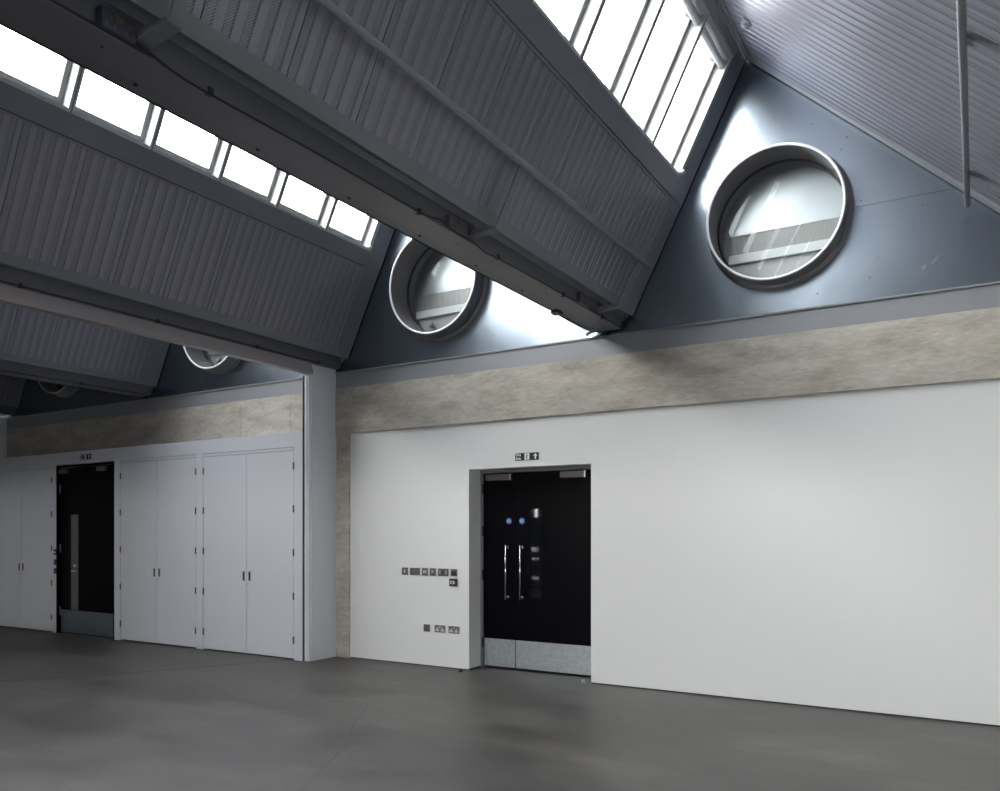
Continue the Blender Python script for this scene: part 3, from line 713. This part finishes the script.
for i, (xa, xb) in enumerate(((-5.545, -5.393), (-5.344, -5.195))):
    sk = [('switch', .10, .26, .62, .80, 'plate_light'), ('switch', .74, .90, .62, .80, 'plate_light')]
    t = plate(xa, xb, .415, .5, YW, 'wall_socket', ['left grey twin power socket low on the white wall', 'right grey twin power socket low on the wall, nearest the door'][i], 'socket', 'twin sockets low on the white wall', [('rocker', .40, .60, .6, .85, 'ss')])
    for c in (.26, .75):
        xc = xa+(xb-xa)*c; b = MB()
        b.prism([(xc-.026, .428), (xc+.026, .428), (xc+.026, .448), (xc+.010, .456), (xc+.008, .474), (xc-.008, .474), (xc-.010, .456), (xc-.026, .448)], 1, YW-.0105, YW-.0075)
        part(b, 'outlet', 'plate_light', t)
g2 = 'small dark switches on the door jamb of the fire door'
plate(-12.655, -12.585, 1.245, 1.335, YC, 'wall_switch', 'striped dark switch left of the brown fire door, topmost of three', 'switch', g2, [('rocker', .1, .9, .3, .6, 'plate_light')], 'black_plastic')
plate(-12.655, -12.585, 1.085, 1.175, YC, 'wall_switch', 'dark square switch left of the brown fire door, middle of three', 'switch', g2, [('rocker', .3, .7, .3, .7, 'socket_blue')], 'socket_blue')
plate(-12.655, -12.585, .945, 1.035, YC, 'wall_switch', 'dark square switch left of the brown fire door, lowest of three', 'switch', g2, [('rocker', .3, .7, .3, .7, 'socket_blue')], 'socket_blue')

# ------------------------------------------------------------------ main door
t = thing('door_1', 'black double door with steel kick plates, bar handles and blue discs', 'door', ((HX0+HX1)/2, YD, 0)); t['kind'] = 'structure'
FL, FR = -5.03, -3.52
b = MB(); b.box(HX0-.02, FL, YD-.02, YD+.10, 0, HZ+.02); b.box(FR, HX1+.06, YD-.02, YD+.10, 0, HZ+.02); b.box(HX0, HX1, YD-.03, YD+.10, HZ-.032, HZ+.06); part(b, 'door_frame', 'steel_paint', t)
b = MB(); b.box(HX0-.05, HX1+.1, YD+.055, YD+.12, 0, HZ+.05); part(b, 'door_stop', 'groove', t)
SPL = -4.593
def leaf(x0, x1, lab):
    b = MB(); b.box(x0, x1, YD, YD+.05, .022, HZ-.036); return L(part(b, 'leaf', 'door_black', t, .001), lab)
lf1 = leaf(FL+.004, SPL-.003, 'narrow left door leaf'); lf2 = leaf(SPL+.003, FR-.004, 'wide right door leaf')
for lf, x0, x1 in ((lf1, FL+.012, SPL-.005), (lf2, SPL+.005, FR-.012)):
    b = MB(); b.box(x0, x1, YD-.003, YD, .03, .352); sub(b, 'kick_plate', 'kick', lf, t)
for lf, hx in ((lf1, -4.693), (lf2, -4.50)):
    b = MB(); b.cyl((hx, YD-.06, .822), (hx, YD-.06, 1.457), .0085, 14)
    for z_ in (.85, 1.43): b.cyl((hx, YD-.06, z_), (hx, YD, z_), .008, 12); b.cyl((hx, YD-.006, z_), (hx, YD, z_), .016, 14)
    sub(b, 'bar_handle', 'chrome', lf, t)
for lf, dx in ((lf1, -4.681), (lf2, -4.507)):
    b = MB(); b.cyl((dx, YD-.003, 1.735), (dx, YD, 1.735), .037, 28); d_ = sub(b, 'blue_disc_sign', 'blue', lf, t)
    b = MB()
    for (zz, hw) in ((.014, .018), (.004, .026), (-.006, .026), (-.016, .016)):
        xx = dx-hw
        while xx < dx+hw-.004:
            wv = random.uniform(.003, .006); b.box(xx, xx+wv, YD-.0036, YD-.003, 1.735+zz-.0025, 1.735+zz+.0025); xx += wv+.002
    sub(b, 'disc_lettering', 'sign_white', lf, t)
b = MB(); b.box(-4.412, -4.232, YD-.004, YD, .85, 1.872); b2 = sub(b, 'vision_panel', 'vision', lf2, t)
b = MB(); b.box(-4.418, -4.408, YD-.006, YD, .845, 1.877); b.box(-4.236, -4.226, YD-.006, YD, .845, 1.877); b.box(-4.418, -4.226, YD-.006, YD, .84, .85); b.box(-4.418, -4.226, YD-.006, YD, 1.872, 1.882); sub(b, 'panel_bead', 'door_black', lf2, t)
for lf, x0, x1 in ((lf1, -4.975, -4.63), (lf2, -3.995, -3.68)):
    b = MB(); b.box(x0, x1, YD-.05, YD, 2.212, 2.282); c_ = sub(b, 'door_closer', 'closer', lf, t, .003)
    b = MB(); b.box(x1-.02, x1, YD-.052, YD, 2.210, 2.284); sub(b, 'closer_cap', 'ss', lf, t)
for z_ in (2.12, 1.62, 1.1, .3):
    b = MB(); b.cyl((FL-.004, YD-.012, z_-.06), (FL-.004, YD-.012, z_+.06), .010, 12); b.box(FL-.012, FL+.004, YD-.025, YD, z_-.06, z_+.06); part(b, 'hinge', 'black_plastic', t)
# door stops on the floor
for (x_, y_, nm, mm, lab) in ((-5.09, 7.60, 'door_stop', 'black_plastic', 'small black door stop on the floor left of the main door'), (-3.60, 7.72, 'door_stop', 'stop_light', 'small pale domed door stop on the floor in the doorway')):
    b = MB(); b.lathe([(.022, 0), (.023, .018), (.018, .032), (.0001, .036)], (x_, y_, 0), 'z', 20)
    tag(b.build(nm, mm), lab, 'door stop')
